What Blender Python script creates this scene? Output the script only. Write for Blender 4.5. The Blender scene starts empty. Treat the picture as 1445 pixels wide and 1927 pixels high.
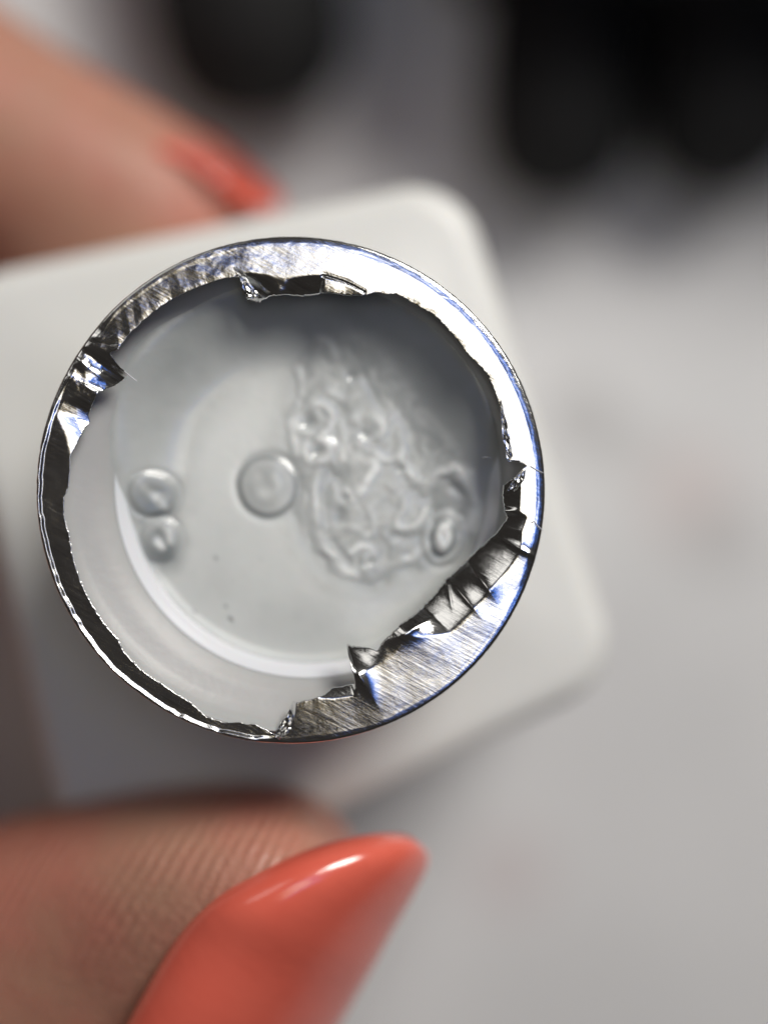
import bpy, bmesh, math, random
import numpy as np
from mathutils import Vector

S = 0.001                       # everything below is in millimetres
D = 60.0                        # lens to foil
K = 24.0 / 957.0                # mm per photo pixel in the plane of the foil
scene = bpy.context.scene
COL = scene.collection

def P(x, y, z=0.0):
    """a place in the room (mm) seen at a photo pixel, z mm above the foil (negative: below)"""
    f = (D - z) / D * K
    return np.array([(x - 722.5) * f, (963.5 - y) * f, z], float)

# ------------------------------------------------------------------ camera
cam_d = bpy.data.cameras.new('camera')
cam = bpy.data.objects.new('camera', cam_d); COL.objects.link(cam)
cam.location = (0, 0, D * S)
cam_d.sensor_fit = 'HORIZONTAL'
cam_d.sensor_width = 36.0
cam_d.lens = 36.0 * D / (1445 * K)
cam_d.clip_start = 0.002; cam_d.clip_end = 5
cam_d.dof.use_dof = True
FOCUS = 60.35
APERTURE = 7.0                  # mm across
cam_d.dof.focus_distance = FOCUS * S
cam_d.dof.aperture_fstop = cam_d.lens / APERTURE
scene.camera = cam

# ------------------------------------------------------------------ world and lamps
w = bpy.data.worlds.new('World'); scene.world = w; w.use_nodes = True
bg = w.node_tree.nodes['Background']
bg.inputs[0].default_value = (1.0, 0.90, 0.82, 1); bg.inputs[1].default_value = 0.022

ROT = math.radians(25)
AX = np.array([math.cos(ROT), math.sin(ROT), 0]); AY = np.array([-math.sin(ROT), math.cos(ROT), 0])
HP = 150.0
EDGE = np.array([-3.0, 5.0, HP])     # middle of the panel's near edge
def panel(name, x0, x1, y0, y1, radiance, colour, dz=0.0):
    d = bpy.data.lights.new(name, 'AREA'); o = bpy.data.objects.new(name, d); COL.objects.link(o)
    d.shape = 'RECTANGLE'; d.size = (x1 - x0) * S; d.size_y = (y1 - y0) * S
    d.color = colour; d.energy = radiance * d.size * d.size_y * math.pi
    c = EDGE + AX * (x0 + x1) / 2 + AY * (y0 + y1) / 2
    o.location = (c[0] * S, c[1] * S, (HP + dz) * S); o.rotation_euler = (0, 0, ROT)
    return o
WL, YA, YB = 40, -36, 44
panel('ceiling_window', 0, WL, YA, YB, 2.1, (1.0, 0.985, 0.96))
panel('warm_fringe_strip', -5, -0.2, YA, YB, 1.25, (1.0, 0.68, 0.15))  # added light strip, tints the foil's inner edges yellow like lens fringing
panel('cool_fringe_strip', WL + .2, WL + 24, YA - 16, YB + 12, 1.1, (0.05, 0.24, 1.0))  # added light strips on three sides, tint the foil rim blue like lens fringing
panel('cool_fringe_strip', 0, WL, YB + .2, YB + 12, 1.1, (0.05, 0.24, 1.0))
panel('cool_fringe_strip', 0, WL, YA - 16, YA - .2, 1.1, (0.05, 0.24, 1.0))
# the main lamp, up and to the right
def lamp(name, az, el, dist, sx, sy, radiance, colour):
    d = bpy.data.lights.new(name, 'AREA'); o = bpy.data.objects.new(name, d); COL.objects.link(o)
    d.shape = 'ELLIPSE'; d.size = sx * S; d.size_y = sy * S; d.color = colour
    d.energy = radiance * d.size * d.size_y * math.pi / 4 * math.pi
    az, el = math.radians(az), math.radians(el)
    v_ = Vector((math.cos(az) * math.cos(el), math.sin(az) * math.cos(el), math.sin(el)))
    o.location = v_ * dist * S; o.rotation_euler = v_.to_track_quat('Z', 'Y').to_euler()
lamp('foil_fill', 132, 44, 220, 110, 90, 1.0, (1.0, 0.97, 0.93))  # added soft panel, lifts the dark foil folds and the gel shadow
lamp('desk_lamp', 54, 42, 500, 240, 200, 21, (1.0, 0.965, 0.91))

scene.view_settings.view_transform = 'Standard'; scene.view_settings.look = 'None'
scene.view_settings.gamma = 1; scene.view_settings.exposure = 0.0
scene.cycles.use_denoising = True
scene.cycles.max_bounces = 8
scene.cycles.sample_clamp_indirect = 4
scene.cycles.caustics_reflective = False; scene.cycles.caustics_refractive = False

# ------------------------------------------------------------------ helpers
def mesh_obj(name, verts, faces, mat, parent=None, smooth=True):
    me = bpy.data.meshes.new(name)
    v = np.asarray(verts, float) * S
    me.from_pydata(v.tolist(), [], faces if isinstance(faces, list) else faces.tolist())
    me.update()
    if smooth: me.polygons.foreach_set('use_smooth', [True] * len(me.polygons))
    me.materials.append(mat)
    o = bpy.data.objects.new(name, me); COL.objects.link(o)
    if parent: o.parent = parent
    return o
def empty(name, loc=(0, 0, 0)):
    o = bpy.data.objects.new(name, None); COL.objects.link(o)
    o.location = tuple(c * S for c in loc); o.empty_display_size = .005
    return o
def tag(o, label=None, category=None, group=None, kind=None):
    for k, v in (('label', label), ('category', category), ('group', group), ('kind', kind)):
        if v: o[k] = v
    return o
def grid_faces(n, m, wrap=False):
    """n rows of m points"""
    f = []
    for i in range(n - 1):
        for j in range(m if wrap else m - 1):
            a = i * m + j; b = i * m + (j + 1) % m
            f.append((a, b, b + m, a + m))
    return f
def loft(rings, cap0=True, cap1=True):
    n, m = len(rings), len(rings[0])
    v = [p for r in rings for p in r]
    f = grid_faces(n, m, True)
    if cap0: f.append(tuple(range(m))[::-1])
    if cap1: f.append(tuple(range((n - 1) * m, n * m)))
    return v, f
def fix_normals(o):
    bm = bmesh.new(); bm.from_mesh(o.data)
    bmesh.ops.recalc_face_normals(bm, faces=bm.faces); bm.to_mesh(o.data); bm.free()
def sm(x, a, b):
    t = np.clip((np.asarray(x, float) - a) / (b - a), 0, 1)
    return t * t * (3 - 2 * t)
def interp(x, xs, ys): return np.interp(x, xs, ys)
rng = np.random.default_rng(7)
def vnoise(x, y, seed=0):
    """smooth value noise on arrays"""
    r = np.random.default_rng(seed); T = r.random((256, 256))
    xi = np.floor(x).astype(int); yi = np.floor(y).astype(int)
    fx = x - xi; fy = y - yi; fx = fx * fx * (3 - 2 * fx); fy = fy * fy * (3 - 2 * fy)
    g = lambda a, b: T[a % 256, b % 256]
    return ((g(xi, yi) * (1 - fx) + g(xi + 1, yi) * fx) * (1 - fy) + (g(xi, yi + 1) * (1 - fx) + g(xi + 1, yi + 1) * fx) * fy) * 2 - 1

# ------------------------------------------------------------------ materials
def mat(name, colour, rough=.5, metal=0, **kw):
    m = bpy.data.materials.new(name); m.use_nodes = True
    b = m.node_tree.nodes['Principled BSDF']
    b.inputs['Base Color'].default_value = (*colour, 1)
    b.inputs['Roughness'].default_value = rough; b.inputs['Metallic'].default_value = metal
    for k, v in kw.items(): b.inputs[k.replace('_', ' ')].default_value = v
    return m
class N:
    def __init__(s, m): s.t = m.node_tree; s.b = s.t.nodes['Principled BSDF']
    def new(s, typ, **kw):
        n = s.t.nodes.new(typ)
        for k, v in kw.items(): setattr(n, k, v)
        return n
    def link(s, a, b): s.t.links.new(a, b)
    def coords(s, scale=(1000, 1000, 1000), rot=(0, 0, 0)):
        tc = s.new('ShaderNodeTexCoord'); mp = s.new('ShaderNodeMapping')
        mp.inputs['Scale'].default_value = scale
        if any(rot):
            r = s.new('ShaderNodeMapping'); r.inputs['Rotation'].default_value = rot
            s.link(tc.outputs['Object'], r.inputs[0]); s.link(r.outputs[0], mp.inputs[0])
        else: s.link(tc.outputs['Object'], mp.inputs[0])
        return mp.outputs[0]
    def noise(s, vec, scale, detail=4, rough=.55, dist=0):
        n = s.new('ShaderNodeTexNoise'); n.inputs['Scale'].default_value = scale
        n.inputs['Detail'].default_value = detail; n.inputs['Roughness'].default_value = rough
        n.inputs['Distortion'].default_value = dist; s.link(vec, n.inputs['Vector']); return n.outputs[0]
    def ramp(s, fac, stops):
        r = s.new('ShaderNodeValToRGB'); e = r.color_ramp.elements
        while len(e) < len(stops): e.new(.5)
        for q, (p, c) in zip(e, stops):
            q.position = p; q.color = (*c, 1) if len(c) == 3 else c
        s.link(fac, r.inputs[0]); return r.outputs[0]
    def math(s, op, a, b=0.5):
        n = s.new('ShaderNodeMath', operation=op)
        for i, q in enumerate((a, b)):
            if isinstance(q, (int, float)): n.inputs[i].default_value = q
            else: s.link(q, n.inputs[i])
        return n.outputs[0]
    def mix(s, fac, a, b, typ='MIX'):
        n = s.new('ShaderNodeMix', data_type='RGBA', blend_type=typ)
        for i, q in ((0, fac), (6, a), (7, b)):
            if isinstance(q, (int, float)): n.inputs[i].default_value = q
            elif isinstance(q, tuple): n.inputs[i].default_value = (*q, 1)
            else: s.link(q, n.inputs[i])
        return n.outputs[2]
    def bump(s, h, dist, strength=1, normal=None):
        n = s.new('ShaderNodeBump'); n.inputs['Distance'].default_value = dist; n.inputs['Strength'].default_value = strength
        s.link(h, n.inputs['Height'])
        if normal is not None: s.link(normal, n.inputs['Normal'])
        return n.outputs[0]

# white plastic of the bottle
plastic = mat('white_plastic', (.80, .80, .77), .38, Subsurface_Weight=.25, Subsurface_Scale=.0015)
plastic.node_tree.nodes['Principled BSDF'].inputs['Subsurface Radius'].default_value = (1, .85, .7)
q = N(plastic); v = q.coords()
q.link(q.bump(q.noise(v, 3, 3), .00002, .5), q.b.inputs['Normal'])
neck_plastic = mat('milky_neck_plastic', (.60, .60, .59), .42, Subsurface_Weight=.12, Subsurface_Scale=.002)
q = N(neck_plastic); v = q.coords()
q.link(q.mix(q.noise(v, .45, 3), (.40, .40, .395), (.47, .465, .46)), q.b.inputs['Base Color'])
q.link(q.bump(q.noise(v, 2.2, 4), .00003, .6), q.b.inputs['Normal'])
insert_plastic = mat('glossy_insert_plastic', (.74, .75, .78), .2, Subsurface_Weight=.1, Subsurface_Scale=.001)

# brushed aluminium foil
foil_m = mat('brushed_foil', (.90, .90, .89), .17, 1)
q = N(foil_m)
vb = q.coords((350, 6500, 1000), (0, 0, math.radians(28)))
vs = q.coords()
br = q.noise(vb, 1.0, 6, .65)
gr = q.noise(vs, 2.2, 5, .6)
fine = q.noise(vs, 14, 3, .6)
h = q.math('ADD', q.math('MULTIPLY', br, 1.0), q.math('MULTIPLY', gr, .9))
q.link(q.bump(h, .000009, 1.0), q.b.inputs['Normal'])
q.link(q.math('ADD', .06, q.math('MULTIPLY', br, .18)), q.b.inputs['Roughness'])
vsc = q.noise(q.coords((120, 9000, 1000), (0, 0, math.radians(31))), 1.0, 3, .7)
scr = q.ramp(vsc, [(.0, (.42, .42, .42)), (.36, (.62, .62, .62)), (.48, (1, 1, 1))])
q.link(q.mix(.55, (.91, .91, .90), scr, 'MULTIPLY'), q.b.inputs['Base Color'])

# gel
gel_m = mat('milky_gel', (.70, .72, .70), .24, Subsurface_Weight=.1, Subsurface_Scale=.0006, Coat_Weight=.5, Coat_Roughness=.14)
q = N(gel_m)
at = q.new('ShaderNodeAttribute', attribute_name='cream_glow')
v = q.coords()
body = q.mix(q.noise(v, .35, 3), (.63, .65, .63), (.71, .725, .71))
clr = q.new('ShaderNodeAttribute', attribute_name='clear_shade')
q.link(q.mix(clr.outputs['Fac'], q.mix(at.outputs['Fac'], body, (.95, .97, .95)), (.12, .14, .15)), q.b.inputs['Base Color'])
q.link(q.bump(q.noise(v, 2.5, 3), .00003, .5), q.b.inputs['Normal'])

# skin
skin = mat('skin', (.42, .22, .15), .45, Subsurface_Weight=.25, Subsurface_Scale=.002)
skin.node_tree.nodes['Principled BSDF'].inputs['Subsurface Radius'].default_value = (1, .35, .2)
q = N(skin); v = q.coords()
big = q.noise(v, .09, 4, .6)
c1 = q.mix(q.ramp(big, [(.35, (0, 0, 0)), (.65, (1, 1, 1))]), (.47, .265, .18), (.54, .205, .15))
sp = q.noise(v, 1.6, 4, .7)
q.link(q.mix(q.math('MULTIPLY', sp, .35), c1, (.33, .15, .10)), q.b.inputs['Base Color'])
wv = q.new('ShaderNodeTexWave', wave_type='BANDS', bands_direction='X'); wv.inputs['Scale'].default_value = .52
wv.inputs['Distortion'].default_value = 7.0; wv.inputs['Detail'].default_value = 3; wv.inputs['Detail Scale'].default_value = .16; wv.inputs['Detail Roughness'].default_value = .65
mp = q.new('ShaderNodeMapping'); mp.inputs['Rotation'].default_value = (0, 0, math.radians(30))
q.link(v, mp.inputs[0]); q.link(mp.outputs[0], wv.inputs['Vector'])
vor = q.new('ShaderNodeTexVoronoi', feature='DISTANCE_TO_EDGE'); vor.inputs['Scale'].default_value = 1.5
q.link(v, vor.inputs['Vector'])
hh = q.math('ADD', q.math('MULTIPLY', q.math('MULTIPLY', wv.outputs['Fac'], q.ramp(q.noise(v, .35, 3, .6), [(.35, (.2, .2, .2)), (.65, (1, 1, 1))])), .85), q.math('ADD', q.math('MULTIPLY', vor.outputs['Distance'], .5), q.math('MULTIPLY', sp, .6)))
q.link(q.bump(hh, .00010, 1), q.b.inputs['Normal'])

polish = mat('coral_nail_polish', (.62, .085, .05), .16, Coat_Weight=1.0, Coat_Roughness=.19, Specular_IOR_Level=.6)
q = N(polish); v = q.coords((1000, 1000, 1000)); 
q.link(q.mix(q.noise(v, .22, 3), (.74, .115, .075), (.82, .165, .11)), q.b.inputs['Base Color'])
q.link(q.bump(q.noise(q.coords((900, 160, 900), (0, 0, math.radians(-50))), .8, 2), .00006, .5), q.b.inputs['Normal'])
nail_under = mat('nail_underside', (.55, .35, .28), .5)

# table
table_m = mat('pale_table', (.62, .61, .60), .55)
q = N(table_m); v = q.coords()
n1 = q.noise(v, .022, 4, .5); n2 = q.noise(v, .05, 3, .6)
a = q.mix(q.ramp(n1, [(.35, (0, 0, 0)), (.62, (1, 1, 1))]), (.63, .63, .635), (.77, .765, .77))
def spot(col_in, px, py, rx, colour, amt):
    c = P(px, py, -75)
    sub = q.new('ShaderNodeVectorMath', operation='SUBTRACT'); q.link(v, sub.inputs[0]); sub.inputs[1].default_value = tuple(c)
    ln = q.new('ShaderNodeVectorMath', operation='LENGTH'); q.link(sub.outputs[0], ln.inputs[0])
    mr = q.new('ShaderNodeMapRange', interpolation_type='SMOOTHSTEP')
    q.link(q.math('ADD', ln.outputs['Value'], q.math('MULTIPLY', n2, 4.0)), mr.inputs[0])
    mr.inputs[1].default_value = rx; mr.inputs[2].default_value = rx + 3; mr.inputs[3].default_value = amt; mr.inputs[4].default_value = 0
    return q.mix(mr.outputs[0], col_in, colour)
a = spot(a, 1300, 925, 6, (.62, .50, .48), .4)
a = spot(a, 1090, 790, 4, (.42, .41, .41), .7)
a = spot(a, 1360, 1010, 5, (.50, .49, .49), .6)
a = spot(a, 1180, 840, 4, (.47, .46, .46), .5)
a = spot(a, 960, 1640, 5, (.62, .52, .52), .4)
q.link(a, q.b.inputs['Base Color'])
q.link(q.bump(q.noise(v, 1.2, 3), .0001, .5), q.b.inputs['Normal'])

black_g = mat('black_gloss_plastic', (.012, .012, .012), .6, Specular_IOR_Level=.2)
black_m = mat('black_matte_plastic', (.015, .015, .0155), .7, Specular_IOR_Level=.15)
black_f = mat('black_fabric', (.006, .006, .008), .9)
for m_, sc in ((black_m, 1.5), (black_f, 2.5)):
    q = N(m_); q.link(q.bump(q.noise(q.coords(), sc, 3), .0002, .6), q.b.inputs['Normal'])

# ------------------------------------------------------------------ table
TZ = -75.0
n = 41; xs = np.linspace(-900, 900, n)
o = mesh_obj('table', [(x, y, TZ) for y in xs for x in xs], grid_faces(n, n), table_m)
tag(o, kind='structure')

# ------------------------------------------------------------------ bottle
CX, CY = 548, 922
bottle = empty('bottle', P(CX, CY, TZ) * np.array([74 / 135, 74 / 135, 1]))
tag(bottle, 'square white plastic bottle with round neck and torn silver foil seal, held between coral nails', 'bottle')
origin_b = np.array(bottle.location) / S
def bpart(name, verts, faces, m, parent=None, smooth=True):
    p = parent or bottle
    off = origin_b if parent is None else (origin_b if parent.parent is None else origin_b)
    return mesh_obj(name, np.asarray(verts, float) - off, faces, m, p, smooth)

SZ = -14.0
quad = [P(-135, 527, SZ), P(868, 318, SZ), P(1180, 1278, SZ), P(150, 1765, SZ)]
quad = [q_[:2] for q_ in quad]
cen = sum(quad) / 4
def rounded(quad, r, inset, m=14):
    pts = []
    k = len(quad)
    for i in range(k):
        p, a_, b_ = quad[i], quad[i - 1], quad[(i + 1) % k]
        u = (a_ - p) / np.linalg.norm(a_ - p); w_ = (b_ - p) / np.linalg.norm(b_ - p)
        ang = math.acos(np.clip(u @ w_, -1, 1)); bis = (u + w_) / np.linalg.norm(u + w_)
        c = p + bis * (r / math.sin(ang / 2))
        rr = r - inset
        s = c - u * 0; # arc from normal of edge a to normal of edge b
        n1 = np.array([-u[1], u[0]]); n1 = n1 if n1 @ bis < 0 else -n1
        n2 = np.array([-w_[1], w_[0]]); n2 = n2 if n2 @ bis < 0 else -n2
        for t in np.linspace(0, 1, m):
            d_ = n1 * (1 - t) + n2 * t; d_ /= np.linalg.norm(d_)
            pts.append(c + d_ * rr)
    return pts
RC = 4.2
def ring(inset, z):
    fl = 1 + .30 * min(1, max(0, (SZ - 3 - z) / 56))  # unseen flare of the base, widened to extend the shadow on the table
    return [(*(cen + (p - cen) * fl), z) for p in rounded(quad, RC, inset)]
rings = [ring(.6, TZ + .05), ring(.15, TZ + .5), ring(0, TZ + 1.5)]
for t in np.linspace(0, 1, 5)[1:]: rings.append(ring(0, TZ + 1.5 + (SZ - 1.6 - TZ - 1.5) * t))
for t in np.linspace(0, 1, 8)[1:]:
    an = t * math.pi / 2
    rings.append(ring(1.6 * (1 - math.cos(an)), SZ - 1.6 + 1.6 * math.sin(an)))
# shoulder: gentle rise from the edge towards the neck
C0 = P(CX, CY, 0)[:2]
edge = np.array(rounded(quad, RC, 1.6))
NECK_R = 11.35
for t in (.15, .35, .55, .75, .9, 1.0):
    row = []
    for p in edge:
        dv = p - C0; L = np.linalg.norm(dv)
        tgt = C0 + dv / L * (NECK_R - .4)
        pt = p * (1 - t) + tgt * t
        row.append((*pt, SZ + .9 * t ** 1.5))
    rings.append(row)
vv, ff = loft(rings, True, True)
body = bpart('body', vv, ff, plastic); fix_normals(body)

# neck: outer wall, lip and the funnel inside, each ring with its own centre
def pring(pr, z, cx=CX, cy=CY, m=240):
    c = P(cx, cy, z); r = pr * K * (D - z) / D
    return [(c[0] + r * math.cos(a_), c[1] + r * math.sin(a_), z) for a_ in np.linspace(0, 2 * math.pi, m, endpoint=False)]
def mring(r, z, m=240):
    return [(C0[0] + r * math.cos(a_), C0[1] + r * math.sin(a_), z) for a_ in np.linspace(0, 2 * math.pi, m, endpoint=False)]
rings = [mring(NECK_R, SZ), mring(NECK_R, -9), mring(NECK_R + .5, -8.7), mring(NECK_R + .5, -8.1), mring(NECK_R, -7.8),
         mring(NECK_R, -1), mring(11.5, -.6), mring(11.5, -.25), mring(11.45, -.14), pring(453, -.16), pring(447, -.45), pring(437, -.9), pring(427, -1.12), pring(421, -1.2), pring(417, -1.28),
         pring(410, -1.38, 551, 921), pring(402, -1.49, 555, 920), pring(393, -1.61, 561, 919), pring(385, -1.73, 566, 917), pring(381, -1.83, 570, 916),
         pring(374, -2.0, 574, 914.5), pring(366, -2.18, 578, 913), pring(362, -2.3, 579, 912.5)]
vv, ff = loft(rings, False, False)
neck = bpart('neck', vv, ff, neck_plastic); fix_normals(neck)
# inner collar: pale step ring and the steep bright band that holds the gel
rings = [pring(363, -2.22, 579, 912.5), pring(360, -2.3, 580, 912), pring(352, -2.42, 580, 912), pring(343, -2.6, 580, 912), pring(336, -2.9, 580, 912), pring(333, -3.4, 580, 912), pring(333, -5.0, 580, 912)]
vv, ff = loft(rings, False, False)
collar = bpart('inner_collar', vv, ff, insert_plastic); fix_normals(collar)

# ------------------------------------------------------------------ foil seal
inner_px = [(448,520),(417,524),(361,545),(320,565),(289,586),(258,614),(238,634),(222,658),(206,664),(224,690),(240,704),(212,722),(185,738),
 (164,780),(166,792),(150,822),(133,859),(133,884),(130,915),(121,936),(122,974),(130,1004),(137,1045),(148,1084),(168,1128),(195,1172),
 (222,1202),(233,1226),(263,1258),(310,1291),(361,1323),(390,1350),(420,1360),(450,1360),(481,1364),(517,1382),(521,1373),(539,1346),(549,1324),
 (580,1317),(607,1310),(625,1295),(668,1288),(661,1265),(652,1217),(688,1220),(710,1225),(719,1209),(755,1173),(782,1155),(818,1121),(839,1092),
 (872,1063),(899,1036),(935,1004),(956,974),(949,962),(947,933),(949,912),(962,904),(983,883),(993,876),(972,867),(956,869),(951,843),(945,810),
 (942,781),(936,752),(917,703),(881,667),(850,627),(818,593),(782,573),(746,553),(728,553),(705,550),(688,556),(647,555),(616,550),(571,553),(508,555),
 (485,562),(467,559),(458,528)]
fold_px = {  # line where the foil starts to bend, in runs
 'right': [(990,882),(981,905),(979,962),(994,972),(983,1000),(983,1032),(966,1062),(940,1092),(905,1135),(880,1165),(850,1192),(800,1200),(765,1200),(740,1235),(700,1262),(668,1272)],
 'slot': [(672,1290),(668,1312),(625,1318),(600,1316)],
 'toe': [(556,1326),(556,1352),(530,1380)],
 'strip': [(936,750),(948,790),(958,830),(966,862)],
 'top': [(440,516),(470,511),(535,522),(600,515),(612,516),(650,528),(692,550)],
 'left': [(198,738),(112,752),(100,770),(120,815),(132,858)],
 'tab': [(226,655),(140,652),(118,700),(104,745),(186,740)],
}
def polar(pts):
    a_ = np.array(pts, float); dx = a_[:, 0] - CX; dy = a_[:, 1] - CY
    return np.degrees(np.arctan2(dy, dx)), np.hypot(dx, dy) * K
def monotone(pts, start_up=True):
    th, r = polar(pts)
    th = np.degrees(np.unwrap(np.radians(th)))
    return th, r
th_i, r_i = monotone(inner_px)
if th_i[-1] < th_i[0]: pass
# points run anticlockwise on the picture (decreasing angle); force strictly decreasing
th_m = th_i.copy()
for i in range(1, len(th_m)):
    if th_m[i] > th_m[i - 1] - .25: th_m[i] = th_m[i - 1] - .25
thd = -th_m; base_th = thd[0]
NT = 2200
tt = base_th + np.linspace(0, 360, NT, endpoint=False)      # tt = -image angle
rin = np.interp(tt, np.r_[thd, base_th + 360], np.r_[r_i, r_i[0]])
jag = .022 * vnoise(tt * 1.3, tt * 0 + 3, 5) + .02 * vnoise(tt * 4, tt * 0 + 9, 6)
rin = rin + jag
img = (-tt) % 360
img = np.where(img > 180, img - 360, img)       # image angle -180..180 (0 right, 90 down)
def run(name):
    th, r = polar(fold_px[name])
    if name in ('left', 'tab'): th = th % 360
    return th, r
def foldr(name):
    th, r = run(name)
    A_ = img % 360 if name in ('left', 'tab') else img
    o_ = np.argsort(th); ths, rs = th[o_], r[o_]
    out = np.interp(A_, ths, rs, left=np.nan, right=np.nan)
    return out
def bend(names_slopes):
    fr = rin.copy(); sl = np.zeros(NT)
    for name, fn in names_slopes:
        f_ = foldr(name); ok = ~np.isnan(f_) & (f_ > rin + .02)
        fr = np.where(ok, f_, fr); A_ = img % 360 if name in ('left', 'tab') else img
        sl = np.where(ok, fn(A_), sl)
    k = np.exp(-np.linspace(-1.6, 1.6, 9) ** 2); k /= k.sum()
    pad = lambda a_: np.convolve(np.r_[a_[-4:], a_, a_[:4]], k, 'valid')
    return pad(fr), pad(sl)
def s_right(A_):
    # slope of each facet round the folded tear
    return np.interp(A_, [-6, -3.2, -2.2, 4.5, 5.6, 7, 9, 13, 18, 24, 30, 36, 42, 48, 54, 60, 67, 72],
                         [.10, .14, .75, .6, .2, .5, .7, .62, .5, .62, .5, .42, .46, .3, .16, .2, .5, .62])
bend_r, bend_s = bend([('tab', lambda A_: .09 + .05 * np.sin(A_ * .42)), ('left', lambda A_: .17 + 0 * A_),
                       ('right', s_right), ('slot', lambda A_: .6 + 0 * A_), ('toe', lambda A_: .7 + 0 * A_),
                       ('strip', lambda A_: np.interp(A_, [-26, -20, -16, -14.5, -13, -8], [.9, .8, .6, .06, .5, .9])),
                       ('top', lambda A_: np.where(A_ < -104.5, .35 + .5 * np.sin(A_ * 2.2), np.where(A_ < -81.5, .55 + .3 * np.sin(A_ * .35), .07 + .05 * np.sin(A_ * .5))))])
NR = 64
R_OUT = 12.0
u = np.linspace(0, 1, NR) ** .9
rout = R_OUT + .02 * vnoise(tt * .9, tt * 0, 11) + .012 * vnoise(tt * 5, tt * 0, 12)
Rg = rin[None, :] + (rout - rin)[None, :] * u[:, None]
Ag = np.radians(tt)[None, :] + 0 * Rg
# in the room y is up: image angle a -> room angle -a, so tt is already the room angle
Xg = C0[0] + Rg * np.cos(Ag); Yg = C0[1] + Rg * np.sin(Ag)
Z = np.zeros_like(Rg)
d_in = np.clip(bend_r[None, :] - Rg, 0, None)
soft = .13
Z -= bend_s[None, :] * (np.sqrt(d_in ** 2 + soft ** 2) - soft)
Z -= np.sign(bend_s)[None, :] * .18 * np.clip(d_in - .5, 0, None) ** 2 * .5
IMG = img[None, :] + 0 * Rg
# crumples: folded creases, stronger near the tear and on the upper left
def crease(x, y, seed, f):
    a_ = np.random.default_rng(seed); out = 0
    for i in range(5):
        t_ = a_.random() * math.pi; ph = a_.random() * 9; ff_ = f * (1 + .9 * a_.random())
        s_ = (x * math.cos(t_) + y * math.sin(t_)) * ff_ + ph + 1.5 * vnoise(x * .35 * f, y * .35 * f, seed + i)
        out = out + (np.abs((s_ % 2) - 1) - .5) / ff_
    return out / 5
near = np.exp(-np.clip(Rg - rin[None, :], 0, None) / .5) * (1 - .85 * sm(IMG % 360, 98, 110) * (1 - sm(IMG % 360, 180, 190)))
Z -= .17 * (1 - sm(IMG % 360, 86, 96) * (1 - sm(IMG % 360, 215, 230))) * np.clip(rin[None, :] + .30 - Rg, 0, None) ** 2
ul = sm(IMG % 360, 190, 205) * (1 - sm(IMG % 360, 262, 275))
tabw = sm(IMG % 360, 203, 207) * (1 - sm(IMG % 360, 219, 223))
Z += crease(Xg, Yg, 3, 1.3) * (.01 + .05 * near + .026 * ul + .09 * tabw)
Z += crease(Xg, Yg, 8, 3.5) * (.003 + .015 * near + .022 * ul + .03 * tabw)
Z += .015 * vnoise(Xg * .8, Yg * .8, 21)
for (px_, py_, wd, amp, ang) in [(775,1185,.35,.22,-30),(680,1275,.25,.20,60),(870,1120,.18,.10,50),(845,1110,.10,.06,80),(905,1090,.3,.16,55),(975,1030,.2,.14,30),(165,690,.3,.12,40)]:
    c = P(px_, py_); an = math.radians(-ang)
    du = (Xg - c[0]) * math.cos(an) + (Yg - c[1]) * math.sin(an); dv = -(Xg - c[0]) * math.sin(an) + (Yg - c[1]) * math.cos(an)
    Z += amp * np.exp(-(du / .9) ** 2) * np.exp(-np.abs(dv) / wd)
cur = sm(img, -82.5, -81.5) * (1 - sm(img, -70, -69))
Z -= cur[None, :] * .075 * np.exp(-((d_in - .07) / .05) ** 2) * (Rg < bend_r[None, :] + .1)
# bead round the crimped edge, tall at lower left
bead = sm(IMG % 360, 92, 100) * (1 - sm(IMG % 360, 186, 215))
bamp = .012 + .07 * bead * (1 + .25 * vnoise(tt * .25, tt * 0, 31))[None, :]
brad = 11.66 + .14 * bead + .05 * vnoise(tt * .12, tt * 0, 33)[None, :] + .03 * vnoise(tt * .6, tt * 0, 34)[None, :]
Z += bamp * sm(Rg, brad - .08, brad + .09)
# outward facet before the roll
fac = (1 - bead) * (1 - sm(IMG % 360, 215, 225) * (1 - sm(IMG % 360, 250, 268)))
famp = .19 - .12 * sm(IMG % 360, 14, 34) * (1 - sm(IMG % 360, 92, 96)) - .08 * sm(IMG % 360, 240, 252) * (1 - sm(IMG % 360, 285, 300))
Z -= famp * fac * np.clip(np.sqrt(np.clip(Rg - 11.55, 0, None) ** 2 + .03 ** 2) - .03, 0, None)
# roll down over the outer edge
rs = 11.87 + .05 * bead
ro = np.clip(Rg - rs, 0, None) / (12.02 - rs)
Z -= 1.05 * (12.02 - rs) * (1 - np.sqrt(np.clip(1 - (ro * .985) ** 2, 0, 1)))
Z -= np.where(Z < -.02, 0, 0)
# skirt
rows = [np.stack([Xg[i], Yg[i], Z[i]], 1) for i in range(NR)]
zl = Z[-1]
for dz, dr in ((.15, .01), (.5, 0), (1.1, -.03), (1.9, .01), (2.5, -.02), (2.9, .02)):
    wob = .02 * vnoise(tt * .8, tt * 0 + dz * 2, 40)
    r_ = rout + dr + wob * min(1, dz)
    rows.append(np.stack([C0[0] + r_ * np.cos(Ag[0]), C0[1] + r_ * np.sin(Ag[0]), zl - dz], 1))
V = np.concatenate(rows)
foil = bpart('foil_seal', V, grid_faces(len(rows), NT, True), foil_m)
fix_normals(foil)
sol = foil.modifiers.new('thickness', 'SOLIDIFY'); sol.thickness = .03 * S; sol.offset = -1
tag(foil, 'torn aluminium foil seal with ragged curled inner edge')

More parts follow.
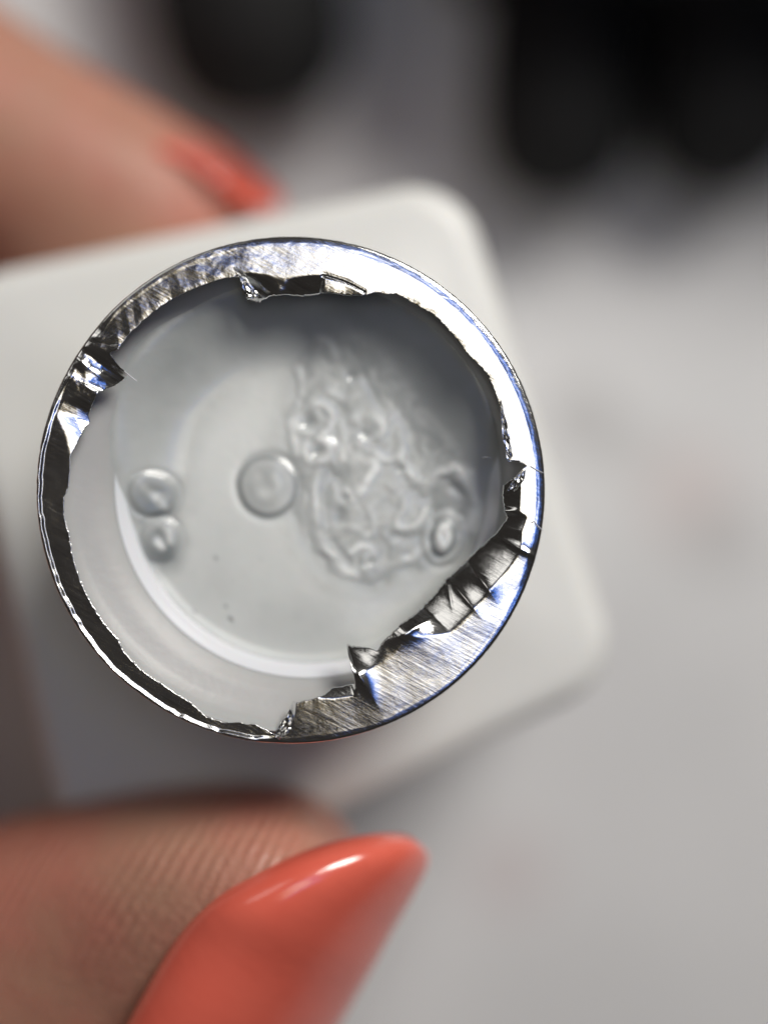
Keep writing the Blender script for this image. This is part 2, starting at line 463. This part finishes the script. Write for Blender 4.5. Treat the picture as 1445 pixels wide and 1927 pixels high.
# loose slivers of foil and fibres standing on the tear
def fibre(name, pts, r, m, parent, seg=5):
    pts = [np.array(p, float) for p in pts]; rings = []
    for i, p in enumerate(pts):
        a_ = pts[max(0, i - 1)]; b_ = pts[min(len(pts) - 1, i + 1)]; t = (b_ - a_) / np.linalg.norm(b_ - a_)
        up = np.array([0, 0, 1.]) if abs(t[2]) < .9 else np.array([1., 0, 0])
        s_ = np.cross(t, up); s_ /= np.linalg.norm(s_); w_ = np.cross(s_, t)
        rr = r * (1 - .6 * i / len(pts))
        rings.append([p + rr * (s_ * math.cos(a2) + w_ * math.sin(a2)) for a2 in np.linspace(0, 2 * math.pi, seg, endpoint=False)])
    vv, ff = loft(rings)
    return bpart(name, vv, ff, m, parent)
fib_m = mat('pale_fibre', (.8, .8, .85), .3)
for pts in ([P(998,877,.1),P(1010,884,.12),P(1022,890,.05)], [P(1000,984,.1),P(1006,981,.15),P(1012,990,.15),P(1022,999,.1)],
            [P(234,698,-.1),P(246,708,-.05),P(258,717,.1)], 
            [P(908,861,-1.5),P(916,860,-1.4),P(924,861,-1.5)]):
    fibre('fibre', pts, .03, fib_m, foil)

def shred(pts, seed, curl=.25):
    # pts: left and right edge of the sliver, picture pixels, from root to tip
    r_ = np.random.default_rng(seed); L_ = catm([p[0] for p in pts]); R_ = catm([p[1] for p in pts]); m = 9; rows = []
    for i, (l_, q_) in enumerate(zip(L_, R_)):
        row = []
        for j in range(m):
            t = j / (m - 1); x, y = l_ * (1 - t) + q_ * t
            z = .05 + .10 * abs(((t * 2.2 + i * .13) % 2) - 1) - curl * (i / len(L_)) ** 2 + .03 * r_.standard_normal()
            row.append(P(x + .8 * r_.standard_normal(), y + .8 * r_.standard_normal(), z))
        rows.append(row)
    o = bpart('foil_shred', [p for r in rows for p in r], grid_faces(len(rows), m), foil_m, foil, False)
    sm_ = o.modifiers.new('thickness', 'SOLIDIFY'); sm_.thickness = .02 * S
    return o
def catm(p):
    p = np.array(p, float); t = np.linspace(0, len(p) - 1, (len(p) - 1) * 3 + 1)
    return np.stack([np.interp(t, range(len(p)), p[:, k]) for k in (0, 1)], 1)
shred([((438,502),(446,500)), ((450,522),(462,518)), ((458,540),(474,538)), ((462,556),(486,552)), ((466,562),(494,560))], 2)
shred([((940,756),(944,754)), ((943,790),(951,786)), ((946,820),(958,815)), ((951,846),(966,842)), ((957,868),(973,865))], 4)
shred([((516,1386),(526,1392)), ((522,1372),(540,1384)), ((534,1354),(548,1368)), ((546,1336),(556,1350))], 6, .1)
shred([((968,900),(990,882)), ((960,912),(986,902)), ((952,924),(972,918))], 9, .1)

# ------------------------------------------------------------------ gel
n = 470
lin = np.linspace(-1, 1, n)
GX, GY = np.meshgrid(lin, lin)
# disc mapping (square -> disc)
Ux = GX * np.sqrt(1 - GY ** 2 / 2); Uy = GY * np.sqrt(1 - GX ** 2 / 2)
rr = np.hypot(Ux, Uy)
GA = np.degrees(np.arctan2(-Uy, Ux)) % 360           # 0 right, 90 down, 180 left, 270 up on the photo
up = sm(GA, 188, 222) * (1 - sm(GA, 345, 360)) + (1 - sm(GA, 0, 0.001))
up = np.clip(sm(GA, 188, 222) - sm(GA, 330, 375) + (1 - sm(GA + 360, 330, 375)) * 0, 0, 1)
up = np.where(GA < 60, 1 - sm(GA + 360, 330, 375), np.where(GA > 300, 1 - sm(GA, 330, 375), sm(GA, 140, 220)))
RGm = 334 + 64 * up * sm(rr, .3, 1)
PXg = 580 - 15 * up * sm(rr, .3, 1) + RGm * Ux; PYg = 912 - RGm * Uy           # photo pixels
def warp(x, y, a_=6, f=.02, s_=50): return x + a_ * vnoise(x * f, y * f, s_) + .45 * a_ * vnoise(x * f * 2.7, y * f * 2.7, s_ + 5), y + a_ * vnoise(x * f + 9, y * f + 4, s_ + 1) + .45 * a_ * vnoise(x * f * 2.7, y * f * 2.7, s_ + 6)
WX, WY = warp(PXg, PYg, 7)
H = np.zeros_like(WX); CR = np.zeros_like(WX); CL = np.zeros_like(WX); HS = .44
def seg_dist(pts):
    best = np.full(WX.shape, 1e9)
    # Catmull-Rom through the points
    p = np.array(pts, float); q2 = []
    for i in range(len(p) - 1):
        p0, p1, p2, p3 = p[max(i - 1, 0)], p[i], p[i + 1], p[min(i + 2, len(p) - 1)]
        for t in np.linspace(0, 1, 7)[:-1]:
            q2.append(.5 * ((2 * p1) + (-p0 + p2) * t + (2 * p0 - 5 * p1 + 4 * p2 - p3) * t * t + (-p0 + 3 * p1 - 3 * p2 + p3) * t ** 3))
    q2.append(p[-1])
    for a_, b_ in zip(q2[:-1], q2[1:]):
        d_ = b_ - a_; L2 = d_ @ d_ + 1e-9
        t = np.clip(((WX - a_[0]) * d_[0] + (WY - a_[1]) * d_[1]) / L2, 0, 1)
        best = np.minimum(best, np.hypot(WX - a_[0] - t * d_[0], WY - a_[1] - t * d_[1]))
    return best
def stroke(pts, wd, amp, cream_glow=0.0):
    global H, CR
    wd = wd * (1.08 if cream_glow else 1.1)
    g = np.exp(-(seg_dist(pts) / wd) ** 2)
    g = g * np.clip(.80 + .7 * vnoise(PXg * .035 + 3, PYg * .035, 120), .30, 1)
    global CL
    H = H + HS * amp * g
    if cream_glow: CR = np.maximum(CR, min(1, cream_glow * 1.7) * g)
    if amp < 0: CL = np.maximum(CL, -amp * 2.6 * g)
def circle(cx, cy, rx, ry=None, k=14, rot=0, a0=0, a1=360):
    ry = ry or rx; out = []
    for t in np.linspace(math.radians(a0), math.radians(a1), k):
        x, y = rx * math.cos(t), ry * math.sin(t)
        out.append((cx + x * math.cos(rot) - y * math.sin(rot), cy + x * math.sin(rot) + y * math.cos(rot)))
    return out
def bubble(cx, cy, rx, ry, amp, rot=0, groove=.12):
    global H
    dx, dy = .75 * PXg + .25 * WX - cx, .75 * PYg + .25 * WY - cy
    x = dx * math.cos(rot) + dy * math.sin(rot); y = -dx * math.sin(rot) + dy * math.cos(rot)
    d_ = np.sqrt((x / rx) ** 2 + (y / ry) ** 2)
    global CL, CR
    H = H + HS * amp * np.sqrt(np.clip(1 - np.minimum(d_, 1) ** 2, 0, 1))
    H = H - HS * groove * np.exp(-((d_ - 1.02) / .13) ** 2)
    if rx > 10:
        CL = np.maximum(CL, groove * 4.8 * np.exp(-((d_ - .92) / .17) ** 2))  # dark refracted rim of the bubble painted into the colour
        CR = np.maximum(CR, .12 * np.exp(-(d_ / .7) ** 4))
    else: CL = np.maximum(CL, .8 * np.exp(-d_ ** 4))
# the swirl mass
mass = [(610,590),(585,640),(566,720),(556,790),(545,860),(560,960),(585,1030),(625,1078),(690,1098),(760,1070),(820,1050),(875,1010),(900,940),(885,870),(835,790),(775,710),(710,630),(660,590)]
def inside(poly):
    c = np.zeros(WX.shape, bool); k = len(poly)
    for i in range(k):
        x1, y1 = poly[i]; x2, y2 = poly[(i + 1) % k]
        cond = ((y1 > WY) != (y2 > WY)) & (WX < (x2 - x1) * (WY - y1) / (y2 - y1 + 1e-9) + x1)
        c ^= cond
    return c
ins = inside(mass).astype(float)
dm = seg_dist(mass + [mass[0]])
mask = np.where(ins > 0, sm(dm, 0, 28), 0)
H += .03 * mask
CL = np.maximum(CL, .42 * mask)
stroke(mass[1:13], 15, -.12)
nx, ny = warp(PXg, PYg, 26, .018, 60); nx, ny = nx + 10 * vnoise(nx * .05, ny * .05, 70), ny + 10 * vnoise(nx * .05 + 5, ny * .05, 71)
fil = 1 - np.abs(vnoise(nx * .022, ny * .022, 75)) * 2
fil2 = 1 - np.abs(vnoise(nx * .05, ny * .05, 76)) * 2
fade = sm(PYg, 560, 760)
H += mask * fade * (.035 * vnoise(nx * .03, ny * .03, 81) + .012 * vnoise(nx * .085, ny * .06, 82))
CR = np.maximum(CR, mask * fade * (.18 * sm(vnoise(nx * .03, ny * .03, 81), .05, .55) + .30 * sm(vnoise(nx * .085, ny * .07, 82), .15, .6)))
CL = np.maximum(CL, mask * fade * .35 * np.clip(-fil2, 0, 1))
LINES = [ # points, width px, height mm, cream
 ([(566,700),(570,725),(566,745)], 7, .16, .6), ([(600,640),(625,660),(640,700)], 8, .10, .3), ([(655,650),(675,690),(700,740),(718,765)], 7, -.10, 0),
 (circle(592,790,30,26,12,0,120,420), 8, .20, .8), (circle(598,850,24,24,12,0,-80,200), 8, .20, .8), ([(556,760),(552,800),(558,850)], 7, .15, .6),
 ([(603,870),(596,910),(598,960),(604,1010),(622,1052)], 6, .17, .6), ([(585,930),(580,970),(592,1020),(612,1058)], 5, -.13, 0), ([(622,880),(616,930),(618,985),(632,1030),(650,1060)], 6, -.16, 0),
 ([(642,800),(646,830),(640,860)], 7, .12, .5), ([(665,790),(690,775),(720,790),(715,815),(690,820),(672,835)], 8, .17, .7), ([(735,790),(752,815),(748,850),(725,862),(700,850)], 8, .15, .5),
 ([(690,860),(705,880),(690,905),(680,930)], 9, .17, .8), ([(748,858),(762,880),(785,912),(805,915),(825,895),(850,880),(872,900),(888,940)], 8, .22, .75),
 ([(760,905),(790,935),(812,930),(822,905),(845,898),(862,925),(860,965)], 7, -.16, 0), ([(815,930),(812,970),(795,1005),(770,1020),(745,1012)], 7, -.18, 0),
 ([(742,920),(755,950),(745,985),(760,1000),(785,990),(800,960)], 7, .15, .5), ([(625,1000),(650,985),(668,990)], 7, .12, .5), ([(655,1040),(675,1025),(700,1030),(705,1050),(685,1062)], 6, .17, .7),
 ([(628,1062),(645,1080),(665,1085)], 8, .18, .8), ([(735,1060),(765,1048),(800,1030)], 8, .13, .4), ([(700,960),(705,1000),(690,1010)], 6, .11, .3), ([(640,940),(655,925),(665,945)], 6, .12, .5),
 ([(575,610),(600,600),(630,640)], 9, -.08, 0), ([(720,700),(760,760),(800,830)], 9, .05, .1), ([(640,720),(620,740),(640,755),(670,745)], 7, .10, .3)]
for pts, wd, amp, c_ in LINES: stroke(pts, wd, amp, c_)
for (x, y, r_) in [(637,893,15),(640,970,12),(603,855,8),(576,790,10),(663,708,9),(755,880,9),(690,815,9),(650,935,7),(700,1050,7)]:
    g = np.exp(-(((WX - x) ** 2 + (WY - y) ** 2) / r_ ** 2)); H -= .12 * g; CL = np.maximum(CL, .62 * g); CR *= 1 - g
bubble(505, 915, 58, 60, .30, 0, .14)
CL = np.maximum(CL, .50 * np.exp(-(((PXg - 505) ** 2 + (PYg - 915) ** 2) / 52 ** 2) ** 3))
stroke([(482,905),(492,925),(512,934)], 13, .10, .35); stroke([(520,898),(528,915)], 11, .08, .25)  # soft highlights inside the bubble, painted as pale pigment
bubble(290, 930, 46, 44, .38, .4, .12); bubble(302, 1016, 40, 44, .38, .4, .12)
H -= .16 * np.exp(-(((WX - 288) / 22) ** 2 + ((WY - 930) / 18) ** 2)); H -= .14 * np.exp(-(((WX - 300) / 16) ** 2 + ((WY - 1018) / 16) ** 2))
bubble(833, 1013, 24, 36, .35, .2, .20)
bubble(833, 1013, 44, 54, .12, .2, .10)
bubble(688, 1050, 13, 13, .16, 0, .08)
bubble(433, 1168, 6, 6, -.14, 0, .0); bubble(424, 1142, 4, 4, -.09, 0, 0); bubble(405, 1050, 4, 4, -.06, 0, 0); bubble(365, 1150, 3.5, 3.5, -.06, 0, 0)
for (x, y, r_) in [(288,945,24),(300,1030,20)]: CL = np.maximum(CL, 1.0 * np.exp(-(((WX - x - 4) ** 2 + (WY - y) ** 2) / (r_ * 2.3) ** 2)))
stroke([(278,918),(292,930)], 9, .1, .8); stroke([(302,938),(308,948)], 8, .05, .4); stroke([(312,1003),(318,1016)], 9, .08, .55); stroke([(294,1022),(300,1030)], 8, .08, .6); stroke([(262,970),(290,976),(318,973)], 6, .06, .45)  # highlights of the left bubbles, painted as pale pigment
stroke(circle(833, 1010, 9, 20), 8, .2, 1.0)
g = np.exp(-(seg_dist(mass[1:12]) / 36) ** 2); CL = np.maximum(CL, .40 * g)  # soft dark shading round the swirl, put into the colour
stroke([(880,985),(893,950),(886,905),(862,882),(835,884),(812,905)], 10, .14, .45)
stroke([(872,1000),(872,960),(860,925),(838,915),(820,940),(815,985),(795,1025),(765,1042)], 9, -.16)
stroke([(845,930),(842,960),(846,985)], 9, .10, .4)
# slow undulation and meniscus
H += .10 * vnoise(PXg * .008, PYg * .008, 90)
H += .10 * (1 - up) * sm(rr, .93, 1.0) ** 2 + up * 1.75 * sm(rr, .60, .97) ** 1.3
CL = np.maximum(CL, .34 * up * sm(rr, .5, .85) + .12 * sm(rr, .45, .8))  # depth shade painted toward the rim, with thinner gel at the upper wall
CL = np.clip(CL + .06 * vnoise(PXg * .012, PYg * .012, 95) + .025 * vnoise(PXg * .05, PYg * .05, 96), 0, 1)
glow = np.exp(-(((PXg - 430) / 150) ** 2 + ((PYg - 900) / 190) ** 2)); CR = np.maximum(CR, .34 * glow * (1 - np.clip(CL * 1.6, 0, 1)))  # brighter middle: glow from the gel's depth painted into the colour
for i in range(40):
    a_ = rng.random() * 6.28; r0 = 320 * rng.random() ** .5; g = np.exp(-(((PXg - 580 - r0 * math.cos(a_)) ** 2 + (PYg - 912 - r0 * math.sin(a_)) ** 2) / (1.3 + 2 * rng.random()) ** 2))
    CL = np.maximum(CL, .45 * rng.random() * g)
# dome
H += .22 * (1 - rr ** 2)
def blur0(A_, n_=5, sg=2.0):
    k = np.exp(-np.linspace(-n_, n_, 2 * n_ + 1) ** 2 / (2 * sg * sg)); k /= k.sum()
    A_ = np.pad(A_, n_, mode='reflect', reflect_type='odd')
    A_ = sum(k[i] * A_[i:i + A_.shape[0] - 2 * n_, :] for i in range(2 * n_ + 1))
    return sum(k[i] * A_[:, i:i + A_.shape[1] - 2 * n_] for i in range(2 * n_ + 1))
H = blur0(H)
Zg = -3.3 + H
f = (D + 3.1) / D * K
GV = np.stack([(PXg - 722.5) * f, (963.5 - PYg) * f, Zg], -1).reshape(-1, 3)
gb = P(580, 912, -3.1)
gel = mesh_obj('gel', GV - gb, grid_faces(n, n), gel_m)
gel.location = tuple(gb * S)
def blur(A_, n_=7, sg=2.6):
    k = np.exp(-np.linspace(-n_, n_, 2 * n_ + 1) ** 2 / (2 * sg * sg)); k /= k.sum()
    A_ = np.pad(A_, n_, mode='edge')
    A_ = sum(k[i] * A_[i:i + A_.shape[0] - 2 * n_, :] for i in range(2 * n_ + 1))
    return sum(k[i] * A_[:, i:i + A_.shape[1] - 2 * n_] for i in range(2 * n_ + 1))
CR = blur(CR, 6, 1.9); CL = blur(CL, 5, 1.8)
attr = gel.data.attributes.new('cream_glow', 'FLOAT', 'POINT')
attr.data.foreach_set('value', np.clip(CR, 0, 1).reshape(-1).astype(np.float32))
attr = gel.data.attributes.new('clear_shade', 'FLOAT', 'POINT')
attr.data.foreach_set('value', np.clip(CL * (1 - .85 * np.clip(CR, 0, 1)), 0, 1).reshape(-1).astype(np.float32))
tag(gel, 'translucent milky gel with swirls and air bubbles inside the bottle neck', 'gel')

# ------------------------------------------------------------------ hand
hand = empty('person', P(-400, 1400, -40))
tag(hand, 'light skinned hand with long coral nails pinching the white bottle', 'person')
h0 = np.array(hand.location) / S
HV, HF = [], []
def add_loft(rings):
    vv, ff = loft(rings); k = len(HV)
    HV.extend([np.array(p) for p in vv]); HF.extend([tuple(i + k for i in f_) for f_ in ff])
def catmull(arr, per):
    p = np.array(arr, float); out = []
    for i in range(len(p) - 1):
        p0, p1, p2, p3 = p[max(i - 1, 0)], p[i], p[i + 1], p[min(i + 2, len(p) - 1)]
        for t in np.linspace(0, 1, per, endpoint=False):
            out.append(.5 * ((2 * p1) + (-p0 + p2) * t + (2 * p0 - 5 * p1 + 4 * p2 - p3) * t * t + (-p0 + 3 * p1 - 3 * p2 + p3) * t ** 3))
    out.append(p[-1]); return np.array(out)
def finger(st, per=5, seg=28):
    """stations: x, y, z, half width, half height (mm); ring plane stands across the run"""
    s_ = catmull(st, per); rings = []
    for i in range(len(s_)):
        a_ = s_[max(0, i - 1), :3]; b_ = s_[min(len(s_) - 1, i + 1), :3]; t = b_ - a_; t /= np.linalg.norm(t)
        side = np.cross(t, [0, 0, 1]); side /= np.linalg.norm(side); up = np.cross(side, t)
        rings.append([s_[i, :3] + s_[i, 3] * side * math.cos(q_) + s_[i, 4] * up * math.sin(q_) for q_ in np.linspace(0, 2 * math.pi, seg, endpoint=False)])
    add_loft(rings)
# thumb: left and right outline of each station in photo pixels
TS = [((650,1590),(668,1612),-14,1.2),((600,1538),(690,1640),-13.8,4.2),((545,1513),(680,1690),-13.8,6.2),((450,1503),(650,1750),-14,7.4),((300,1508),(570,1850),-15.2,7.9),((150,1531),(500,1960),-17.2,8.2),((0,1562),(430,2080),-19.6,8.5),
      ((-200,1640),(330,2250),-22.5,9.2),((-480,1790),(200,2480),-25.5,10.2),((-800,1850),(-100,2620),-24,11.5),((-1050,1700),(-450,2700),-29,13.5)]
rings = []
raw = []
for L_, R_, z, hz in TS:
    a_, b_ = P(L_[0], L_[1] - (16 if L_[0] < 560 else 4), z + 5.0), P(*R_, z + 4.2); raw.append(np.r_[a_, b_, hz])
raw = catmull(raw, 5)
for s_ in raw:
    a_, b_, hz = s_[:3], s_[3:6], s_[6]; c = (a_ + b_) / 2; hw = (b_ - a_) / 2
    rings.append([c + hw * math.copysign(abs(math.cos(q_)) ** .9, math.cos(q_)) + np.array([0, 0, hz * math.sin(q_)]) for q_ in np.linspace(0, 2 * math.pi, 36, endpoint=False)])
add_loft(rings)
def FP(x, y, z, a_, b_): return (*P(x, y, z), a_, b_)
finger([FP(478,470,-24,.8,.8), FP(455,462,-24,3.2,3.2), FP(400,445,-24,5.2,5.2), FP(300,420,-24,6.6,6.6), FP(165,368,-24,7.4,7.1), FP(0,285,-24.5,7.9,7.4), FP(-170,180,-25,8.3,7.8),
        FP(-330,110,-26,8.8,8.6), FP(-520,110,-28,8.8,9.0), FP(-820,250,-32,9.5,10), FP(-1080,480,-38,11,12)])
finger([(-10,18.5,-40,.9,.9), (-12,19,-40,4.6,4.6), (-18,21.3,-40,6.6,6.6), (-26,24.6,-40,7.4,7.2), (-38,29,-41,8.2,8), (-52,30,-42,9,9), (-74,22,-44,12,12)])
finger([(-13,18,-54,.9,.9), (-15,18.4,-54,4.4,4.4), (-20,20.5,-54,6.2,6.2), (-28,24,-54,7.0,6.8), (-40,28,-54,7.8,7.6), (-54,28,-54,8.6,9), (-75,20,-54,12,12)])
finger([(-20,17.5,-66.5,.9,.9), (-22,18,-66.5,4.2,4.2), (-27,20,-66.5,5.4,5.4), (-36,24,-66.3,6.0,6.2), (-48,26,-66,6.8,6.8), (-60,25,-65,7.5,7.5), (-75,16,-62,11,10)])
finger([(-58,-36,-30,9,12), (-66,-22,-36,14,20), (-78,-6,-44,17,25), (-84,10,-46,18,26), (-82,22,-46,13,24)], 6)
finger([(-76,-4,-46,20,22), (-100,-12,-48,26,20), (-125,-22,-50,27,18), (-150,-32,-50,23,17), (-180,-42,-50,22,18), (-240,-58,-50,26,20)], 6, 36)
hm = mesh_obj('hand', [p - h0 for p in HV], HF, skin, hand)
fix_normals(hm)
rm = hm.modifiers.new('join', 'REMESH'); rm.mode = 'VOXEL'; rm.voxel_size = .55 * S; rm.use_smooth_shade = True
cs = hm.modifiers.new('smooth', 'SMOOTH'); cs.factor = .5; cs.iterations = 8

# thumb nail
def nail(name, left, right, zs, arch, parent, label=None, m=30):
    """plate between two outlines (photo pixels); zs gives the depth of left edge, crest and right edge at each station"""
    L_ = catmull([(*a_, *z_) for a_, z_ in zip(left, zs)], 8); R_ = catmull(right, 8)
    rows = []
    for l_, r_ in zip(L_, R_):
        row = []
        for t in np.linspace(0, 1, m):
            x = l_[0] * (1 - t) + r_[0] * t; y = l_[1] * (1 - t) + r_[1] * t
            ang = t * math.pi
            # asymmetric arch: from the left edge over the crest down to the right edge
            tc = .42
            hgt = l_[3] - (l_[2] * (1 - tc) + l_[4] * tc)
            z = l_[2] * (1 - t) + l_[4] * t + hgt * (1 - (2 * t - 1) ** 2) ** .8
            row.append(P(x, y, z) - h0)
        rows.append(row)
    v_ = [p for r_ in rows for p in r_]
    o = mesh_obj(name, v_, grid_faces(len(rows), m), polish, parent)
    fix_normals(o)
    if sum(p.normal.z for p in o.data.polygons) < 0: o.data.flip_normals()
    s_ = o.modifiers.new('thickness', 'SOLIDIFY'); s_.thickness = .7 * S; s_.offset = -1
    b_ = o.modifiers.new('soft', 'BEVEL'); b_.width = .22 * S; b_.segments = 3; b_.limit_method = 'ANGLE'; b_.angle_limit = math.radians(50)
    if label: o['label'] = label
    return o
TU = 3.3
left = [(150,2140),(205,2000),(270,1872),(335,1765),(400,1697),(480,1643),(560,1606),(640,1580),(710,1568),(765,1571),(792,1588)]
right = [(430,2260),(520,2130),(600,2000),(655,1905),(702,1823),(738,1757),(768,1705),(790,1665),(804,1635),(808,1612),(801,1597)]
zs = [(-7.4,-6.0,-13)] * 2 + [(-6.9,-5.4,-12.4), (-6.4,-5.0,-11.6), (-5.7,-4.5,-10.8), (-5.9,-4.6,-10.4), (-6.3,-5.1,-10), (-7.0,-5.9,-9.8), (-7.9,-7.0,-9.8), (-8.9,-8.2,-9.9), (-9.8,-9.5,-10)]
zs = [tuple(q_ + TU for q_ in z_) for z_ in zs]
nail('nail', left, right, zs, 1.0, hand, 'glossy coral almond nail of the thumb')
# index nail, seen almost edge on behind the bottle
left = [(318,240),(350,240),(395,256),(440,288),(482,322),(516,352),(534,374)]
right = [(300,290),(322,296),(362,316),(404,346),(446,376),(488,396),(526,392)]
zs = [(-26,-20.5,-18.4)] * 4 + [(-25,-20.8,-19), (-24,-21,-20), (-22.5,-21.8,-21.5)]
nail('nail', left, right, zs, 1.0, hand, 'blurred coral nail of the index finger')

# ------------------------------------------------------------------ dark things at the back of the table
def lathe_y(prof, seg=40):
    return [[(r_ * math.cos(a_), y_, r_ * math.sin(a_)) for a_ in np.linspace(0, 2 * math.pi, seg, endpoint=False)] for y_, r_ in prof]
def black_tube(px, py, rad, rz, label, top=-60):
    c = P(px, py, top)
    root = empty('cosmetic_tube', (c[0], c[1], TZ)); root.rotation_euler = (0, 0, math.radians(rz))
    tag(root, label, 'tube', 'black cosmetic tubes lying behind the bottle')
    cap = [(0, .3), (.3, rad * .4), (1.2, rad * .62), (3, rad * .82), (6, rad * .95), (10, rad), (19, rad), (19.5, rad * .97)]
    R = [[(x, y, z + rad) for x, y, z in r_] for r_ in lathe_y(cap)]
    v_, f_ = loft(R); o = mesh_obj('cap', v_, f_, black_m, root); fix_normals(o)
    bod = [(19.6, rad * .8), (20.4, rad * .8), (20.6, rad * 1.02), (60, rad * 1.02), (61, rad * .9)]
    R = [[(x, y, z + rad * 1.02) for x, y, z in r_] for r_ in lathe_y(bod)]
    v_, f_ = loft(R); o = mesh_obj('tube_body', v_, f_, black_g, root); fix_normals(o)
    return root
black_tube(492, 185, 10.0, 9, 'black tube with rounded cap lying behind the index finger, leftmost of the three')
black_tube(1058, 345, 8.2, -4, 'black tube with rounded cap lying between the other two, reaching nearest the bottle')
black_tube(1365, 322, 8.2, -12, 'black tube with rounded cap at the top right corner, rightmost of the three')
# pouch behind, its unseen height and right end stretched to shade the table
c = P(860, -90, -60)
pr = empty('pouch', (c[0] + 56, c[1] + 16.5, TZ)); tag(pr, 'black fabric pouch lying across the back behind the tubes', 'pouch')
R = []
for z, k in ((0, .9), (2, .98), (10, 1.0), (29, .98), (37, .9), (41, .7)):
    R.append([(58 * k * math.copysign(abs(math.cos(a_)) ** .35, math.cos(a_)) + .6 * math.sin(a_ * 7), 20 * k * math.copysign(abs(math.sin(a_)) ** .35, math.sin(a_)) + .5 * math.sin(a_ * 5), z) for a_ in np.linspace(0, 2 * math.pi, 64, endpoint=False)])
v_, f_ = loft(R); o = mesh_obj('fabric_shell', v_, f_, black_f, pr); fix_normals(o)
o = mesh_obj('zip', *loft([[(x, y + dy, 41 + z) for x, z in ((-30, 0), (30, 0), (30, .8), (-30, .8))] for y, dy in ((-1.2, 0), (1.2, 0))]), black_m, pr, False)
